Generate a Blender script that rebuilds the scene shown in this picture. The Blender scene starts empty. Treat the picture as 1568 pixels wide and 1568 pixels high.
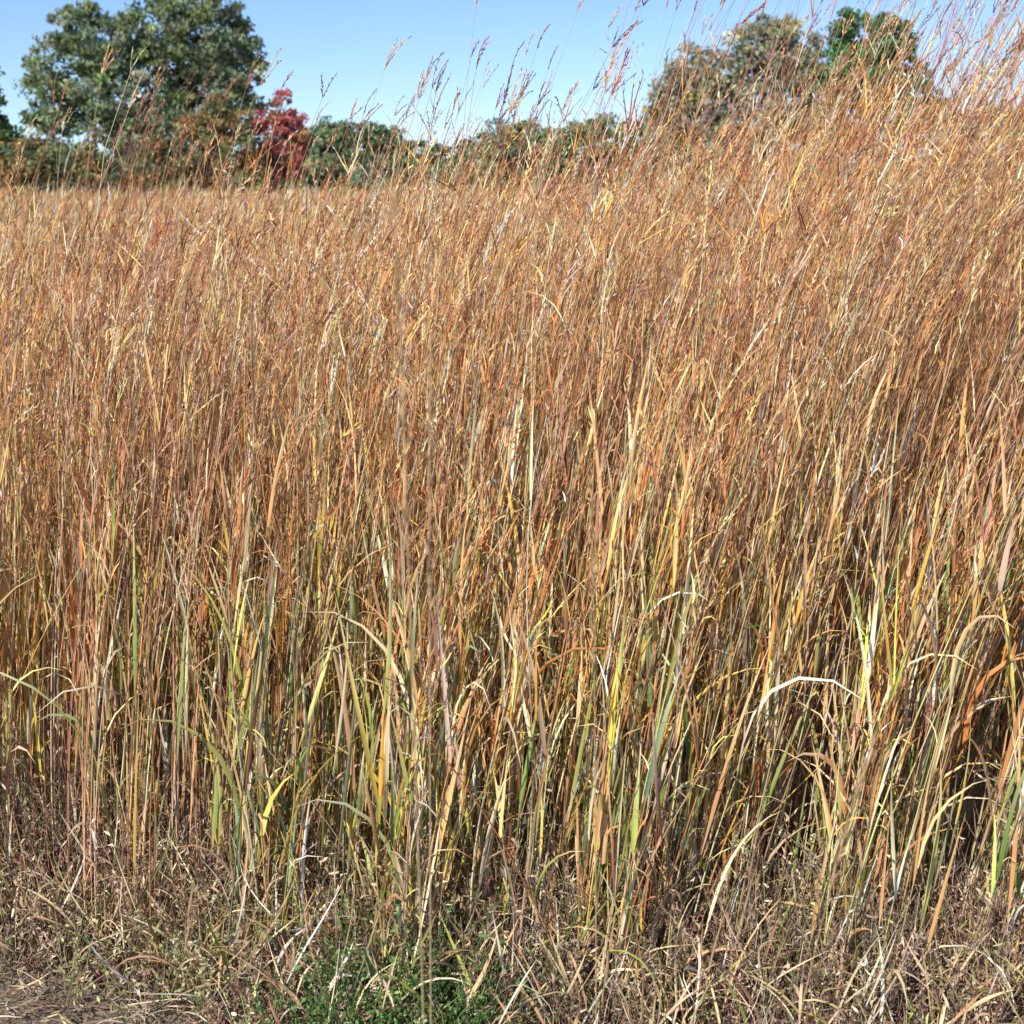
import bpy, math
import numpy as np
from mathutils import Vector
rng=np.random.default_rng(7)
U=rng.uniform; Nn=rng.normal
TANH=0.364; CAMH=1.75; PITCH=math.radians(12.9)

# ---------------------------------------------------------------- mesh builder
class B:
    def __init__(s): s.v=[];s.f=[];s.c=[];s.n=0
    def add(s,V,F,C):
        s.v.append(V.reshape(-1,3).astype(np.float32)); s.f.append((F+s.n).reshape(-1,4).astype(np.int32))
        s.c.append(C.reshape(-1,3).astype(np.float32)); s.n+=V.reshape(-1,3).shape[0]
    def grid(s,V,C,closed=False):
        N,S,K,_=V.shape
        idx=np.arange(N*S*K).reshape(N,S,K)
        nx=np.roll(idx,-1,axis=2) if closed else idx[:,:,1:]
        a=idx if closed else idx[:,:,:-1]
        F=np.stack([a[:,:-1],nx[:,:-1],nx[:,1:],a[:,1:]],axis=-1)
        C=np.broadcast_to(C[:,:,None,:],V.shape)
        s.add(V,F,C)
    def make(s,name,mat,smooth=True):
        V=np.concatenate(s.v);F=np.concatenate(s.f);C=np.concatenate(s.c)
        me=bpy.data.meshes.new(name)
        me.vertices.add(len(V)); me.vertices.foreach_set('co',V.ravel())
        me.loops.add(F.size); me.loops.foreach_set('vertex_index',F.ravel())
        me.polygons.add(len(F)); me.polygons.foreach_set('loop_start',np.arange(0,F.size,4,dtype=np.int32))
        me.update(calc_edges=True)
        at=me.color_attributes.new('Col','FLOAT_COLOR','POINT')
        C4=np.ones((len(C),4),np.float32);C4[:,:3]=np.clip(C,0,.88); at.data.foreach_set('color',C4.ravel())
        me.polygons.foreach_set('use_smooth',np.full(len(F),smooth))
        me.materials.append(mat); me.validate()
        o=bpy.data.objects.new(name,me); bpy.context.scene.collection.objects.link(o)
        print(name,len(F)); return o

def norm(a): return a/(np.linalg.norm(a,axis=-1,keepdims=True)+1e-9)
def frames(P,twist=None,ref=None):
    N,S,_=P.shape
    T=norm(np.gradient(P,axis=1))
    if ref is None: ref=norm(Nn(size=(N,3)))
    s0=norm(np.cross(T,ref[:,None,:])); n0=np.cross(T,s0)
    if twist is not None:
        c=np.cos(twist)[...,None];d=np.sin(twist)[...,None]
        return T,s0*c+n0*d,n0*c-s0*d
    return T,s0,n0
def col(C,P):
    if C.ndim==2: C=np.broadcast_to(C[:,None,:],P.shape)
    return C
def tube(b,P,r,C,k=3):
    T,s0,n0=frames(P); a=np.arange(k)*2*np.pi/k
    V=P[:,:,None,:]+r[:,:,None,None]*(s0[:,:,None,:]*np.cos(a)[None,None,:,None]+n0[:,:,None,:]*np.sin(a)[None,None,:,None])
    b.grid(V,col(C,P),True)
def ribbon(b,P,w,C,twist=None,ref=None,fold=0.0):
    T,s0,n0=frames(P,twist,ref); W=w[:,:,None]
    if fold>0: V=np.stack([P-s0*W,P+n0*W*fold,P+s0*W],axis=2)
    else: V=np.stack([P-s0*W,P+s0*W],axis=2)
    b.grid(V,col(C,P))
def arc(base,az,th0,th1,L,S,p=1.3,azd=0.0):
    N=len(base); s=np.linspace(0,1,S)[None,:]
    th=th0[:,None]+(th1-th0)[:,None]*s**p; A=az[:,None]+azd*s if np.ndim(azd)==0 else az[:,None]+azd[:,None]*s
    d=np.stack([np.sin(th)*np.cos(A),np.sin(th)*np.sin(A),np.cos(th)],-1)*(L[:,None,None]/(S-1))
    P=np.concatenate([np.zeros((N,1,3)),np.cumsum(d[:,:-1],axis=1)],1)+base[:,None,:]
    P[...,2]=np.maximum(P[...,2],0.006)
    return P
def pick(N,pal,w=None,jit=0.19):
    pal=np.array(pal,float); w=None if w is None else np.array(w,float)/np.sum(w)
    i=rng.choice(len(pal),N,p=w); c=pal[i]*np.exp(Nn(0,jit,(N,1)))*(1+Nn(0,0.05,(N,3)))
    return np.clip(c,0.005,0.85)

# ---------------------------------------------------------------- materials
def mat_plant(name,trans=0.0):
    m=bpy.data.materials.new(name);m.use_nodes=True;nt=m.node_tree
    a=nt.nodes.new('ShaderNodeAttribute');a.attribute_name='Col'
    nt.nodes.remove(nt.nodes['Principled BSDF']); p=nt.nodes.new('ShaderNodeBsdfDiffuse'); nt.links.new(a.outputs['Color'],p.inputs['Color'])
    nt.links.new(p.outputs[0],nt.nodes['Material Output'].inputs[0])
    if trans>0:
        t=nt.nodes.new('ShaderNodeBsdfTranslucent');nt.links.new(a.outputs['Color'],t.inputs['Color'])
        ms=nt.nodes.new('ShaderNodeMixShader');ms.inputs[0].default_value=trans
        nt.links.new(p.outputs[0],ms.inputs[1]);nt.links.new(t.outputs[0],ms.inputs[2]);nt.links.new(ms.outputs[0],nt.nodes['Material Output'].inputs[0])
    return m
M_grass=mat_plant('dry_grass'); M_tree=mat_plant('tree_foliage',0.25)

# ---------------------------------------------------------------- palettes (linear albedo)
TOP=[(.80,.38,.14),(.84,.52,.25),(.84,.50,.17),(.44,.19,.11),(.68,.26,.09),(.86,.68,.46),(.58,.36,.27),(.38,.14,.07)]
TW=[5,4,2.2,1.5,3.2,2.2,1.1,1.2]
MID=[(.78,.40,.13),(.84,.57,.25),(.82,.48,.08),(.46,.18,.07),(.30,.16,.10),(.86,.70,.45),(.68,.26,.08),(.52,.34,.24)]
MW=[4,4,2.2,2,1.5,2.9,1.9,1.1]
LOW=[(.80,.60,.34),(.62,.41,.20),(.38,.24,.14),(.24,.17,.12),(.86,.74,.52),(.38,.17,.10)]
GRN=[(.17,.26,.05),(.32,.37,.07),(.70,.50,.10),(.19,.27,.13),(.46,.45,.13)]

def greenness(x,z):
    g=np.exp(-((x+.42)/.26)**2)+.6*np.exp(-((x-.25)/.2)**2)+.3*np.exp(-((x-.8)/.2)**2)+.35*np.exp(-((x+1.1)/.2)**2)
    zz=np.clip((1.15-z)/.45,0,1)*np.clip((z-.05)/.2,0.3,1)
    return np.clip((.12+.42*g)*zz,0,.75)
def color_at(x,z,base=None,allow_green=True):
    N=len(x); hi=pick(N,TOP,TW); mi=pick(N,MID,MW); lo=pick(N,LOW,[4,3,2.4,1.8,2.6,1.2])
    r=z+Nn(0,.16,N); c=np.where((r>1.0)[:,None],hi,np.where((r>.42)[:,None],mi,lo))
    if allow_green:
        g=U(size=N)<greenness(x,z); c=np.where(g[:,None],pick(N,GRN,[3,3,2.2,2,2]),c)
    return c
def hmean(x,y):
    near=np.interp(x,[-1.6,-.9,-.35,0,.5,1.0,1.6,2.6],[1.44,1.50,1.60,1.68,1.83,2.0,2.18,2.25])
    far=np.interp(x/np.maximum(y,1),[-.4,-.1,.1,.4],[1.52,1.56,1.66,1.80])
    f=np.clip((y-4.5)/5,0,1); return near*(1-f)+far*f
def lean_at(x,y):
    return np.interp(x/np.maximum(y,.1),[-.4,-.15,.1,.4],[.09,.11,.17,.26])

def scatter(y0,y1,dens,marg):
    n=int(dens*(y1-y0)*((y0+y1)*TANH*1.04+2*marg))
    wmax=y1*TANH*1.04+marg
    y=U(y0,y1,n*3);x=U(-wmax,wmax,n*3);k=np.abs(x)<y*TANH*1.04+marg
    return x[k][:n],y[k][:n]

# ---------------------------------------------------------------- grass band
def band(b,x,y,stemseg,nleaf,leafseg,nbits,kind,rs=1.0,zcut=0.0):
    N=len(x); h=hmean(x,y)+Nn(0,.12,N)+.07*np.sin(x*4.1+y*2.3)*np.clip((7-y)/3,.3,1)
    h=h-np.clip(3.1-y,0,.5)*1.2
    tall=U(size=N)<.06; h=h+tall*U(.05,.32,N); short=U(size=N)<.33; h=h-short*U(.1,.8,N)*(1 if y.mean()<5 else .4); h=np.maximum(h,.35)
    ln=lean_at(x,y)+Nn(0,.062,N); ly=Nn(0,.05,N)-.02; bow=Nn(0,.018,N); nod=np.abs(Nn(0,1.,N))*.65
    broken=U(size=N)<.055; ln=np.where(broken,U(-.6,.7,N),ln)
    pf=np.exp(Nn(0,.20,(N,1))+.16*np.sin(x*7+y*3)[:,None]+.10*np.sin(x*17-y*11+2)[:,None])*np.exp(Nn(0,1,(N,1))*np.array([[.03,-.05,-.14]]))
    def pt(t):
        e=t**1.4; z=t*h[:,None]*np.where(broken,.85,1.)[:,None]; nd=np.clip(t-.82,0,1)**2*nod[:,None]
        px=x[:,None]+ (ln*h)[:,None]*e + bow[:,None]*np.sin(t*6+x[:,None]*9)+nd*h[:,None]
        py=y[:,None]+(ly*h)[:,None]*e + bow[:,None]*.6*np.cos(t*5+y[:,None]*9)
        return np.stack([px,py,z-nd*.3],-1)
    t=zcut+(1-zcut)*np.linspace(0,1,stemseg)[None,:].repeat(N,0); P=pt(t)
    r=(U(.0014,.0034,N)*rs)[:,None]*(1-.75*t)
    cb=color_at(x,np.full(N,.3)); ct=color_at(x,np.full(N,1.5),allow_green=False); cm=color_at(x,np.full(N,.8))
    tt=t[...,None]; C=np.where(tt<.45,cb[:,None]*(1-tt/.45)+cm[:,None]*(tt/.45),cm[:,None]*(1-(tt-.45)/.55)+ct[:,None]*((tt-.45)/.55))
    C=C*np.exp(Nn(0,.15,C.shape[:2]))[...,None]*pf[:,None]
    tube(b,P,r,C)
    K=nleaf; M=N*K; tl=U(0.02 if zcut==0 else zcut,.84,(N,K)); lb=pt(tl).reshape(M,3)
    z=lb[:,2]; az=np.where(U(size=M)<.4,Nn(0,.9,M),U(0,2*np.pi,M))
    L=np.interp(z,[0,.5,1.,1.8],[.20,.36,.28,.14])*U(.45,1.35,M)
    th0=U(.03,.28,M); droop=U(size=M)<np.interp(z,[0,.5,1.2],[.46,.24,.12])
    th1=np.where(droop,U(1.2,3.0,M),U(.03,.5,M))
    P=arc(lb,az,th0,th1,L,leafseg,p=1.6,azd=Nn(0,.6,M))
    s=np.linspace(0,1,leafseg)[None,:]
    big=1+(U(size=M)<.12)*U(.2,.7,M)
    w=(np.interp(z,[0,.5,1.2,1.8],[.0038,.0042,.0026,.0014])*U(.5,1.35,M)*rs*big)[:,None]*(1-s**2.2)*(.6+.4*np.minimum(1,s*6))+.0002
    C=color_at(lb[:,0],z)*(pf.repeat(K,0)**.8)
    tip=pick(M,[(.78,.54,.27),(.66,.37,.16),(.84,.70,.48)]); C=C[:,None]*(1-s[...,None]**2*.8)+tip[:,None]*s[...,None]**2*.8
    C=C*np.exp(Nn(0,.10,C.shape[:2]))[...,None]
    tw=(U(0,6.3,M)[:,None]+Nn(0,1.7,M)[:,None]*s)
    ribbon(b,P,w,C,twist=tw,fold=.5 if leafseg>5 else 0)
    if nbits:
        K=nbits; M=N*K; tl=U(max(.04,zcut),.97,(N,K)); lb=pt(tl).reshape(M,3); lo=lb[:,2]<.9
        P=arc(lb,U(0,6.3,M),U(.1,.8,M),np.where(lo,U(.4,3.2,M),U(.2,1.8,M)),np.where(lo,U(.02,.11,M),U(.015,.06,M))*rs,4,1.2,Nn(0,1,M))
        w=(U(.0009,.0024,M)*rs)[:,None]*np.array([.7,1,.8,.15])[None]
        ribbon(b,P,w,color_at(lb[:,0],lb[:,2])*np.exp(Nn(0.05,.28,(M,1)))*pf.repeat(K,0))
    hs=~short|(U(size=N)<.5)
    top=pt(np.full((N,1),1.0))[:,0][hs]; tdir=norm(pt(np.full((N,1),1.0))[:,0]-pt(np.full((N,1),.93))[:,0])[hs]
    H=len(top); th=np.arccos(np.clip(tdir[:,2],-1,1)); az=np.arctan2(tdir[:,1],tdir[:,0])
    hc=pick(H,TOP,TW)*pf[hs]
    if kind=='near':
        R=3
        for j in range(R):
            m=U(size=H)<[1,.8,.5][j]; Hn=m.sum()
            Lr=U(.05,.105,Hn); P=arc(top[m]-tdir[m]*U(0,.03,Hn)[:,None],az[m]+Nn(0,[.2,1.6,1.6][j],Hn),th[m]+U(0,[.08,.35,.45][j],Hn),th[m]+U(.05,.6,Hn),Lr,4)
            w=np.tile(np.array([[.0010,.0013,.0012,.0003]]),(Hn,1)); ribbon(b,P,w,hc[m])
            K=6; f=np.linspace(.05,.98,K)[None,:].repeat(Hn,0)*3; i=np.minimum(f.astype(int),2); fr=(f-i)[...,None]
            q=P[np.arange(Hn)[:,None],i]*(1-fr)+P[np.arange(Hn)[:,None],i+1]*fr
            T=norm(P[:,-1]-P[:,0])[:,None]+Nn(0,.28,(Hn,K,3)); T=norm(T)
            l=U(.008,.016,(Hn,K,1)); S=np.stack([q,q+T*l*.5,q+T*l],2).reshape(Hn*K,3,3)
            ribbon(b,S,np.tile(np.array([[.0003,.0015,.0001]]),(Hn*K,1)),np.repeat(hc[m],K,0)*np.exp(Nn(0,.32,(Hn*K,1))))
        K=10; q=pt(U(.84,1.0,(N,K)))[hs].reshape(-1,3)
        T=norm(np.repeat(tdir,K,0)+Nn(0,.30,(H*K,3))); l=U(.010,.032,(H*K,1))
        S=np.stack([q,q+T*l],1); ribbon(b,S,np.tile(np.array([[.0014,.0003]]),(H*K,1)),np.repeat(hc,K,0)*np.exp(Nn(0,.3,(H*K,1))))
    else:
        K=kind; q=pt(U(.84,1.0,(N,K)))[hs].reshape(-1,3)
        T=norm(np.repeat(tdir,K,0)+Nn(0,.25,(H*K,3))); l=U(.03,.08,(H*K,1))*(rs**.5)
        S=np.stack([q,q+T*l],1); ribbon(b,S,np.tile(np.array([[.0016,.0004]])*rs,(H*K,1)),np.repeat(hc,K,0)*np.exp(Nn(0,.3,(H*K,1))))

g=B()
def edge(x): return np.interp(x,[-1.6,-1.15,-.75,-.3,.1,1.0,1.8],[3.04,2.99,2.86,2.72,2.66,2.60,2.60])+.05*np.sin(x*5)+.05*np.sin(x*13+1)
x,y=scatter(2.5,4.3,560,.45); k=y>edge(x)+np.abs(Nn(0,.14,len(y))); x,y=x[k],y[k]
cx,cy=scatter(2.6,4.3,34,.5); j=rng.integers(0,len(cx),len(x)); d=U(size=len(x))<.5
x=np.where(d,cx[j]+Nn(0,.04,len(x)),x); y=np.where(d,cy[j]+Nn(0,.04,len(x)),y); k=y>edge(x)-.03; x,y=x[k],y[k]
f=y<3.65
band(g,x[f],y[f],13,5,7,9,'near',1.05)
band(g,x[~f],y[~f],10,4,5,7,'near',1.08,.3)
x,y=scatter(4.3,6.5,240,.5); band(g,x,y,7,3,4,4,'near',1.2,.5)
x,y=scatter(6.5,12,90,.8); k=U(size=len(x))<np.interp(x/y,[0,.3],[1,.6]); band(g,x[k],y[k],5,2,4,2,8,1.9,.6)
x,y=scatter(12,30,28,1.2); k=U(size=len(x))<np.interp(x/y,[0,.3],[1,.6]); band(g,x[k],y[k],4,1,3,0,6,3.2,.7)
x,y=scatter(30,72,7,2); k=U(size=len(x))<np.interp(x/y,[0,.3],[1,.6]); band(g,x[k],y[k],2,1,3,0,4,6.5,.75)
# broad green / yellow leaf blades standing in the front tussocks
def blades(x,y,n_each,pal,L0,L1,w0,w1):
    n=len(x)*n_each; x=np.repeat(x,n_each)+Nn(0,.04,n); y=np.repeat(y,n_each)+Nn(0,.04,n)
    L=U(L0,L1,n); P=arc(np.stack([x,y,U(.10,.6,n)],-1),U(0,6.3,n),U(.0,.2,n),np.where(U(size=n)<.3,U(.6,2.2,n),U(.05,.5,n)),L,10,2.0,Nn(0,.4,n)); s=np.linspace(0,1,10)[None]
    P[...,0]+=np.linspace(0,.06,10)[None]
    C=pick(n,pal); tip=pick(n,[(.80,.6,.3),(.7,.46,.16)]); S=s[...,None]**2; bs=pick(n,[(.66,.5,.28),(.5,.38,.2)]); bf=np.clip(1-s[...,None]*4,0,1)*.7
    ribbon(g,P,U(w0,w1,n)[:,None]*(1-s**2.5)*(.15+.85*np.minimum(1,s*4)),(C[:,None]*(1-S*.85)+tip[:,None]*S*.85)*(1-bf)+bs[:,None]*bf,twist=(U(-.9,.9,n)[:,None]+Nn(0,1.2,n)[:,None]*s),ref=np.tile([0.,1.,0.],(n,1)),fold=.4)
bx=np.concatenate([Nn(-.45,.18,15),Nn(.24,.14,11),Nn(.78,.15,5),U(-1.1,1.2,9)]); blades(bx,edge(bx)+U(.0,.35,len(bx)),2,GRN+[(.20,.30,.07)],.30,.6,.0030,.0058)
bx=U(-1.1,1.2,30); blades(bx,edge(bx)+U(.0,.3,len(bx)),2,[(.86,.72,.47),(.80,.5,.16),(.66,.30,.12)],.25,.55,.0028,.0050)
def emergent(b,x,y,h,ln,big=1.0):
    N=len(x);t=np.linspace(0,1,12)[None]; e=t**2.0
    P=np.stack([x[:,None]+(ln*h)[:,None]*e+np.abs(Nn(0,1.2,(N,1)))*np.clip(t-.85,0,1)**2,y[:,None]+0*t+Nn(0,.04,N)[:,None]*e,t*h[:,None]],-1)
    ct=pick(N,[(.68,.38,.20),(.50,.24,.13),(.78,.56,.34),(.42,.19,.12)]); tube(b,P,.0021*(1-.75*t)*np.ones((N,1)),ct)
    tip=P[:,-1];td=norm(P[:,-1]-P[:,-2]);th=np.arccos(td[:,2]);az=np.arctan2(td[:,1],td[:,0])
    for j in range(3):
        m=U(size=N)<[1,.8,.5][j]; n=m.sum()
        Q=arc(tip[m],(az+Nn(0,.7,N))[m],(th+[0,.2,.4][j]*U(.3,1,N))[m],(th+U(.2,.8,N))[m],U(.045,.09,n)*big,5)
        tube(b,Q,np.full((n,5),.0009),ct[m]*.8)
        K=11;f=np.linspace(.02,.98,K)[None,:].repeat(n,0)*4;i=np.minimum(f.astype(int),3);fr=(f-i)[...,None]
        q=Q[np.arange(n)[:,None],i]*(1-fr)+Q[np.arange(n)[:,None],i+1]*fr
        T=norm(norm(Q[:,-1]-Q[:,0])[:,None]+Nn(0,.25,(n,K,3)));l=U(.008,.015,(n,K,1))
        S=np.stack([q,q+T*l*.5,q+T*l],2).reshape(n*K,3,3)
        ribbon(b,S,np.tile(np.array([[.0004,.0016,.0002]]),(n*K,1)),np.repeat(ct[m],K,0)*np.exp(Nn(-.1,.25,(n*K,1))))
    K=5; f=U(.55,.95,(N,K))*11; i=f.astype(int); q=P[np.arange(N)[:,None],i].reshape(-1,3)
    L=arc(q,U(0,6.3,N*K),U(.1,.3,N*K),U(.1,1.6,N*K),U(.04,.14,N*K),4); ribbon(b,L,np.array([[.0012,.0014,.001,.0002]])*np.ones((N*K,1)),np.repeat(ct,K,0))
u=np.concatenate([U(-1.05,-.8,34),Nn(-.66,.10,110),U(-.55,-.2,70),U(-.2,.05,55),U(.0,.5,130),U(.45,1.1,240)]); N=len(u); y=U(3.1,5.4,N); x=u*TANH*y
e=np.interp(u,[-1,-.66,-.4,-.1,.2,1],[.8,1.10,.7,1.0,1.1,1.0])
h=hmean(x,y)+(.02+.50*U(0,1,N)**1.5)*e; emergent(g,x-.27,y,h,np.interp(u,[-1,0,1],[.12,.14,.22])+Nn(0,.045,N))
u=U(-1.1,1.1,650); N=len(u); y=U(2.8,4.6,N); y=np.maximum(y,edge(u*TANH*3)+.05); x=u*TANH*y; h=hmean(x,y)+U(-.45,.08,N)-np.clip(3.1-y,0,.5)*.8
emergent(g,x-.2,y,h,lean_at(x,y)+Nn(0,.06,N),1.15)
g.make('tall_grass',M_grass)

# ---------------------------------------------------------------- low dry weeds at the edge
w=B()
def dryweeds(b,x,y,h,pal):
    N=len(x); K=7; az=U(0,6.3,N*K); base=np.repeat(np.stack([x,y,np.zeros(N)],-1),K,0)+Nn(0,.012,(N*K,3))*[1,1,0]
    hh=np.repeat(h,K)*U(.4,1.1,N*K); P=arc(base,az,U(.0,.3,N*K),U(.1,.9,N*K),hh,5)
    C=pick(N*K,pal); tube(b,P,np.full((N*K,5),.0013)*np.linspace(1,.4,5)[None],C)
    J=8; f=U(.3,1,(N*K,J))*4; i=np.minimum(f.astype(int),3); fr=(f-i)[...,None]
    q=(P[np.arange(N*K)[:,None],i]*(1-fr)+P[np.arange(N*K)[:,None],i+1]*fr).reshape(-1,3)
    M=len(q); T=norm(Nn(0,1,(M,3))+[0,0,.8]); l=U(.008,.026,(M,1)); S=np.stack([q,q+T*l*.5+Nn(0,.002,(M,3)),q+T*l],1)
    ribbon(b,S,U(.0012,.0034,(M,1))*np.array([[.4,1,.2]]),np.repeat(C,J,0)*np.exp(Nn(0,.3,(M,1))))
WP=[(.36,.24,.16),(.24,.16,.12),(.54,.38,.23),(.68,.53,.34),(.34,.31,.13),(.30,.16,.11),(.34,.25,.20)]
def wedge(x): return np.interp(x,[-1.6,-1.05,-.75,-.45,0,1.6],[2.94,2.88,2.76,2.56,2.48,2.44])
n=1150; x=U(-1.6,1.6,n); e=wedge(x); y=e+U(0,1,n)*(edge(x)+.25-e)
dryweeds(w,x,y,np.interp(y-e,[0,.1,.3],[.08,.22,.38])*U(.5,1.4,n)*np.interp(x,[-1.2,-.6,1],[1.3,.9,1.0]),WP)
n=3000; x=U(-1.6,1.6,n); e=wedge(x); y=e+U(0,.55,n)
P=arc(np.stack([x,y,U(0,.16,n)],-1),U(0,6.3,n),U(.05,.8,n),np.where(U(size=n)<.5,U(.1,.9,n),U(.9,3.0,n)),U(.06,.30,n),8,1.2,Nn(0,1.1,n)); s=np.linspace(0,1,8)[None]
ribbon(w,P,U(.0014,.0042,n)[:,None]*(1-s**2.5)*(.5+.5*np.minimum(1,s*5)),pick(n,[(.76,.57,.33),(.60,.40,.20),(.44,.26,.14),(.34,.37,.09),(.84,.70,.50),(.22,.28,.08)],[4,3,2.6,1.1,1.7,.6]),twist=U(0,6,n)[:,None]+Nn(0,2.2,n)[:,None]*s,fold=.5)
n=8000; x=U(-1.8,1.8,n); y=U(2.4,3.3,n); keep=(U(size=n)<np.interp(x,[-1.2,-.7],[.7,1]))|(y>3.0); x,y=x[keep],y[keep]; n=len(x)
P=arc(np.stack([x,y,U(.004,.05,n)],-1),U(0,6.3,n),U(1.1,1.55,n),U(1.4,1.9,n),U(.02,.12,n),4,1,Nn(0,1.2,n))
ribbon(w,P,U(.0009,.0026,n)[:,None]*np.array([[.7,1,.9,.2]]),pick(n,WP+[(.72,.6,.42),(.64,.48,.3)]),twist=U(0,1,n)[:,None]*np.ones((1,4)))
w.make('dry_weeds',M_grass)
gw=B()
def greens(b,cx,cy,sx,sy,n,pal,h):
    x=cx+Nn(0,sx,n);y=cy+Nn(0,sy,n);K=5; base=np.repeat(np.stack([x,y,0*x],-1),K,0)
    P=arc(base,U(0,6.3,n*K),U(.1,.5,n*K),U(.3,1.2,n*K),U(.4,1,n*K)*h,5); C=pick(n*K,pal); tube(b,P,np.full((n*K,5),.0009),C)
    J=9; i=rng.integers(1,5,(n*K,J)); q=P[np.arange(n*K)[:,None],i].reshape(-1,3)+Nn(0,.006,(n*K*J,3)); M=len(q)
    T=norm(Nn(0,1,(M,3))+[0,-.2,.5]); l=U(.006,.014,(M,1)); S=np.stack([q,q+T*l*.35,q+T*l*.7,q+T*l],1)
    ribbon(b,S,l*.26*np.array([[.3,1,.9,.1]]),np.repeat(C,J,0)*np.exp(Nn(0,.2,(M,1))))
G1=[(.10,.19,.05),(.13,.24,.07),(.20,.28,.10)]; G2=[(.42,.40,.18),(.50,.44,.22),(.28,.30,.11)]
greens(gw,-.20,2.58,.12,.05,110,G1,.20); greens(gw,-.66,2.82,.12,.06,50,G2,.24); greens(gw,.35,2.62,.5,.08,40,G2,.14); greens(gw,-.05,2.54,.2,.04,30,G1,.10); greens(gw,-.22,2.66,.09,.05,60,G1,.34)
gw.make('green_weeds',M_grass)

st=B()
def stalk(x,y,h,ln,ly):
    t=np.linspace(0,1,16)[None]; e=t**2
    P=np.stack([x+ln*e,y+ly*e,t*h],-1); c=np.array([[.55,.38,.2]]); tube(st,P,.0013*(1-.6*t),c,4)
    K=110; f=U(.80,1.0,K)*15; i=np.minimum(f.astype(int),14); fr=(f-i)[:,None]; q=P[0,i]*(1-fr)+P[0,i+1]*fr
    T=norm(norm(P[0,-1]-P[0,-3])+Nn(0,.28,(K,3))); l=U(.008,.02,(K,1)); S=np.stack([q,q+T*l*.5,q+T*l],1)
    ribbon(st,S,np.tile(np.array([[.0004,.0014,.0002]]),(K,1)),pick(K,[(.5,.34,.18),(.4,.25,.13)]))
stalk(-.09,1.35,1.74,-.02,.0); stalk(-.10,1.5,1.58,.01,.05); stalk(.13,1.9,1.35,-.02,.0); stalk(.34,1.7,1.05,.13,.02)
st.make('grass_stalk',M_grass)

# ---------------------------------------------------------------- ground and low rise behind the trees
bpy.ops.mesh.primitive_grid_add(x_subdivisions=2,y_subdivisions=2,size=2400,location=(0,600,0)); gr=bpy.context.object; gr.name='ground'
m=bpy.data.materials.new('dry_soil');m.use_nodes=True;nt=m.node_tree;p=nt.nodes['Principled BSDF'];p.inputs['Roughness'].default_value=.95
tc=nt.nodes.new('ShaderNodeTexCoord')
def noise(sc,det=5):
    n=nt.nodes.new('ShaderNodeTexNoise');n.inputs['Scale'].default_value=sc;n.inputs['Detail'].default_value=det;nt.links.new(tc.outputs['Object'],n.inputs['Vector']);return n
n1=noise(9);n2=noise(90)
cr=nt.nodes.new('ShaderNodeValToRGB');cr.color_ramp.elements[0].position=.3;cr.color_ramp.elements[0].color=(.15,.11,.075,1);cr.color_ramp.elements[1].position=.7;cr.color_ramp.elements[1].color=(.42,.33,.23,1)
mx=nt.nodes.new('ShaderNodeMath');mx.operation='MULTIPLY_ADD';mx.inputs[1].default_value=.5
nt.links.new(n2.outputs[0],mx.inputs[0]);ml=nt.nodes.new('ShaderNodeMath');ml.operation='MULTIPLY';ml.inputs[1].default_value=.5;nt.links.new(n1.outputs[0],ml.inputs[0]);nt.links.new(ml.outputs[0],mx.inputs[2])
nt.links.new(mx.outputs[0],cr.inputs[0]);nt.links.new(cr.outputs[0],p.inputs['Base Color'])
bp=nt.nodes.new('ShaderNodeBump');bp.inputs['Strength'].default_value=1;bp.inputs['Distance'].default_value=.03;nt.links.new(n2.outputs[0],bp.inputs['Height']);nt.links.new(bp.outputs[0],p.inputs['Normal'])
gr.data.materials.append(m)
hb=B(); X=np.linspace(-160,160,81); Y=np.linspace(0,1,9)
hh=(5.2+.9*np.sin(X*.07)+.6*np.sin(X*.23+1))[:,None]*np.sin(Y*np.pi)[None]; V=np.stack([np.broadcast_to(X[:,None],hh.shape),150+50*np.broadcast_to(Y[None],hh.shape),hh-.05],-1)[None]
V=V.reshape(1,81,9,3); hb.grid(V,np.broadcast_to(np.array([.13,.17,.07]),(1,81,3))); hb.make('hill',M_tree)

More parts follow.
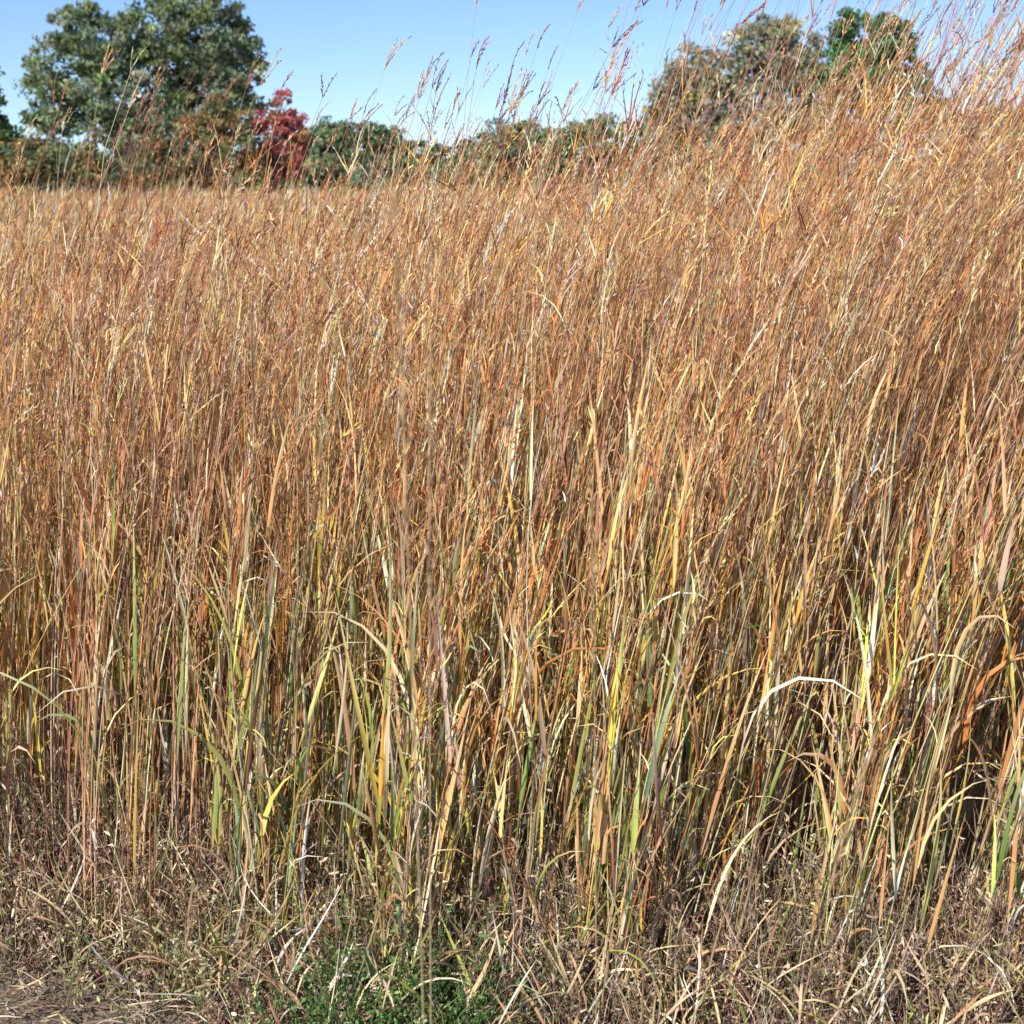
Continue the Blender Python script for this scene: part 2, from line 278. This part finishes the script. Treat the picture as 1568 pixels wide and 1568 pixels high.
# ---------------------------------------------------------------- trees
def px(X,Y,D):
    a=(X-784)/2154; v=(784-Y)/2154; c,s=math.cos(PITCH),math.sin(PITCH)
    dy=c+v*s; dz=-s+v*c; return a/dy*D, CAMH+dz/dy*D
def tree(name,D,blobs,pal,leaf,nclump,nleaf,trunkx=None,cr=.6,bark=(.20,.17,.13),droop=0.,b=None,wts=None,limbs=True):
    own=b is None; b=b or B()
    cen=[];rad=[]
    for (X,Y,rx,ry) in blobs:
        wx,wz=px(X,Y,D); cen.append((wx,D,wz)); rad.append((rx/2154*D,max(rx,ry)/2154*D*.85,ry/2154*D))
    cen=np.array(cen);rad=np.array(rad); vol=rad[:,0]*rad[:,2]; i=rng.choice(len(cen),nclump,p=vol/vol.sum())
    dv=norm(Nn(size=(nclump,3))); rr=U(.25,1,(nclump,1))**.45; C=cen[i]+dv*rr*rad[i]; C[:,2]=np.maximum(C[:,2],.4)
    cc=pick(nclump,pal,wts,.2)
    crr=cr*U(.4,1.3,nclump)
    o=norm(Nn(size=(nclump,nleaf,3)))*U(.1,1,(nclump,nleaf,1))**.6*crr[:,None,None]*[1.15,1.15,.75]
    o[...,2]-=droop*U(0,1,(nclump,nleaf))**2*crr[:,None]*2
    q=(C[:,None]+o).reshape(-1,3); M=len(q); q[:,2]=np.maximum(q[:,2],.1)
    T=norm(Nn(size=(M,3))+np.array([0,0,-.3-droop*2])); l=leaf*U(.6,1.4,(M,1)); S=np.stack([q-T*l*.5,q,q+T*l*.5],1)
    ribbon(b,S,l*(.34-.12*min(1,droop*2))*np.array([[.3,1,.15]]),np.repeat(cc,nleaf,0)*np.exp(Nn(0,.16,(M,1))))
    if limbs:
        tx=px(trunkx,784,D)[0] if trunkx else cen[:,0].mean(); top=cen[:,2].max(); t=np.linspace(0,1,9)[None]
        hgt=top*.92; mid=cen[:,0].mean()
        Pt=np.stack([tx+(mid-tx)*t**1.5+.15*np.sin(t*7),D+.15*np.cos(t*6)-.15,t*hgt],-1); R=hgt*.028
        tube(b,Pt,R*(1-.88*t),np.array([bark]),8)
        nl=min(nclump,46); ids=rng.choice(nclump,nl,replace=False); e=C[ids]; f=np.clip((e[:,2]/hgt)*U(.35,.75,nl),.12,.9)
        s0=np.stack([np.interp(f,t[0],Pt[0,:,a]) for a in range(3)],-1); s=np.linspace(0,1,6)[None,:,None]
        L=s0[:,None]*(1-s)+e[:,None]*s; L[...,2]+=(np.sin(s[...,0]*np.pi)*.25*(np.linalg.norm(e-s0,axis=1)*.4)[:,None]); L+=Nn(0,.06,L.shape)*(s>0)*(s<1)
        tube(b,L,R*.33*(1-f)[:,None]*(1.05-s[...,0])+.012,np.tile(np.array([bark]),(nl,1)),5)
    else:
        for a,r in zip(cen,rad):
            h=max(a[2],.8); t=np.linspace(0,1,4)[None]; tube(b,np.stack([a[0]+0*t,a[1]+.1*np.sin(t*5),t*h],-1),.12*(1-.8*t),np.array([bark]),5)
    if own: return b.make(name,M_tree)
WIL=[(.26,.31,.18),(.22,.27,.16),(.34,.38,.22),(.25,.32,.13)]
tree('willow_tree',78,[(300,55,75,55),(355,75,45,65),(235,40,65,45),(170,65,75,55),(110,110,65,58),(75,150,42,60),(210,150,95,80),(310,140,70,60),(380,120,24,62),(130,215,85,58),(255,210,85,58),(100,40,24,35),(125,15,22,20),(300,10,70,24)],WIL,.25,780,56,210,.53,droop=.3)
tree('oak_tree',66,[(-45,170,65,70),(-40,235,75,50),(-25,120,22,30),(-100,140,60,90),(10,215,20,30)],[(.16,.24,.08),(.22,.26,.10),(.50,.30,.08),(.12,.18,.07)],.19,250,52,-60,.45,wts=[3,2,1.8,2])
tree('hedge_maple_tree',60,[(335,190,40,40),(300,220,40,40),(360,230,36,45),(330,265,65,30)],[(.38,.28,.11),(.28,.29,.12),(.23,.25,.11),(.40,.25,.11)],.16,200,52,330,.36)
tree('red_maple_tree',62,[(430,168,24,24),(412,205,26,32),(450,205,22,32),(430,245,42,32),(433,140,9,12)],[(.54,.15,.13),(.60,.22,.19),(.44,.13,.11),(.50,.28,.14),(.30,.27,.12)],.15,140,50,430,.30,wts=[3,2.8,2,1.3,.9])
tree('cottonwood_tree',82,[(1090,115,70,50),(1050,155,58,58),(1160,80,62,48),(1210,90,48,57),(1130,170,110,60),(1230,150,60,70),(1020,190,32,42),(1180,50,38,28)],[(.33,.34,.21),(.43,.41,.24),(.42,.37,.29),(.26,.30,.18),(.54,.48,.21)],.23,600,46,1140,.55,droop=.12,wts=[3,2,2.6,2,1.5])
tree('green_ash_tree',72,[(1330,60,52,38),(1290,100,42,42),(1370,75,34,42),(1335,120,70,46),(1395,135,26,36),(1330,175,75,50),(1300,35,20,16),(1440,160,20,24)],[(.13,.26,.09),(.18,.33,.11),(.10,.19,.07)],.20,360,60,1335,.46)
tree('sumac_shrub',58,[(100,250,80,22),(200,262,90,20),(45,240,40,28),(250,240,40,30),(15,270,50,16)],[(.20,.25,.11),(.30,.28,.12),(.44,.31,.12),(.15,.19,.09)],.16,240,46,150,.38)
tl=B()
G=[(.23,.31,.15),(.28,.34,.18),(.20,.27,.14)]
tree('',110,[(500,225,40,38),(545,220,45,34),(590,215,28,30),(640,245,50,26),(690,260,45,18),(470,240,30,30),(500,258,60,18),(575,256,60,18),(640,262,50,16)],G,.28,460,50,520,.6,b=tl,limbs=False)
tree('',100,[(790,225,60,40),(830,235,50,40),(745,250,50,26),(890,220,40,42),(935,215,45,36),(980,215,45,36),(1020,230,60,40),(720,235,16,22),(880,258,70,20),(1000,258,70,20)],G+[(.36,.30,.15)],.26,560,50,830,.55,b=tl,limbs=False)
tree('',120,[(1080,225,80,40),(1220,215,90,44),(1400,215,90,44),(1520,210,90,44),(1680,215,90,44)],G,.34,420,44,None,.8,b=tl,limbs=False)
xs=np.arange(-500,2100,26); tree('',92,[(X,287+4*math.sin(X*.11),22,11) for X in xs]+[(X,268+6*math.sin(X*.05),26,15) for X in xs[::2]],G+[(.32,.27,.13)],.30,1500,34,None,.5,b=tl,limbs=False)
tl.make('tree_line',M_tree)

# ---------------------------------------------------------------- light, sky, camera
sc=bpy.context.scene
EL=math.radians(40);AZ=math.radians(36)
sv=Vector((-math.sin(AZ)*math.cos(EL),-math.cos(AZ)*math.cos(EL),math.sin(EL)))
ld=bpy.data.lights.new('sun','SUN');ld.energy=5.0;ld.angle=math.radians(.5);ld.color=(1,.955,.89)
lo=bpy.data.objects.new('sun',ld);sc.collection.objects.link(lo);lo.rotation_euler=sv.to_track_quat('Z','Y').to_euler();lo.location=sv*30
wd=bpy.data.worlds.new('World');sc.world=wd;wd.use_nodes=True;nt=wd.node_tree;bg=nt.nodes['Background']
sk=nt.nodes.new('ShaderNodeTexSky');sk.sky_type='NISHITA';sk.sun_disc=False;sk.sun_elevation=EL;sk.sun_rotation=math.atan2(sv.x,sv.y)
sk.air_density=1.0;sk.dust_density=0.0;sk.ozone_density=2.0;sk.altitude=1500
tn=nt.nodes.new('ShaderNodeMix');tn.data_type='RGBA';tn.blend_type='MULTIPLY';tn.inputs[0].default_value=1;tn.inputs[7].default_value=(.78,.90,1.17,1)
nt.links.new(sk.outputs[0],tn.inputs[6]);nt.links.new(tn.outputs[2],bg.inputs[0]);bg.inputs[1].default_value=.135
cd=bpy.data.cameras.new('camera');co=bpy.data.objects.new('camera',cd);sc.collection.objects.link(co);sc.camera=co
co.location=(0,0,CAMH);co.rotation_euler=(math.pi/2-PITCH,0,0);cd.sensor_width=36;cd.lens=18/TANH;cd.clip_end=4000;cd.clip_start=.05
cd.dof.use_dof=True;cd.dof.focus_distance=3.4;cd.dof.aperture_fstop=8
sc.view_settings.view_transform='Standard';sc.view_settings.look='None';sc.view_settings.exposure=0
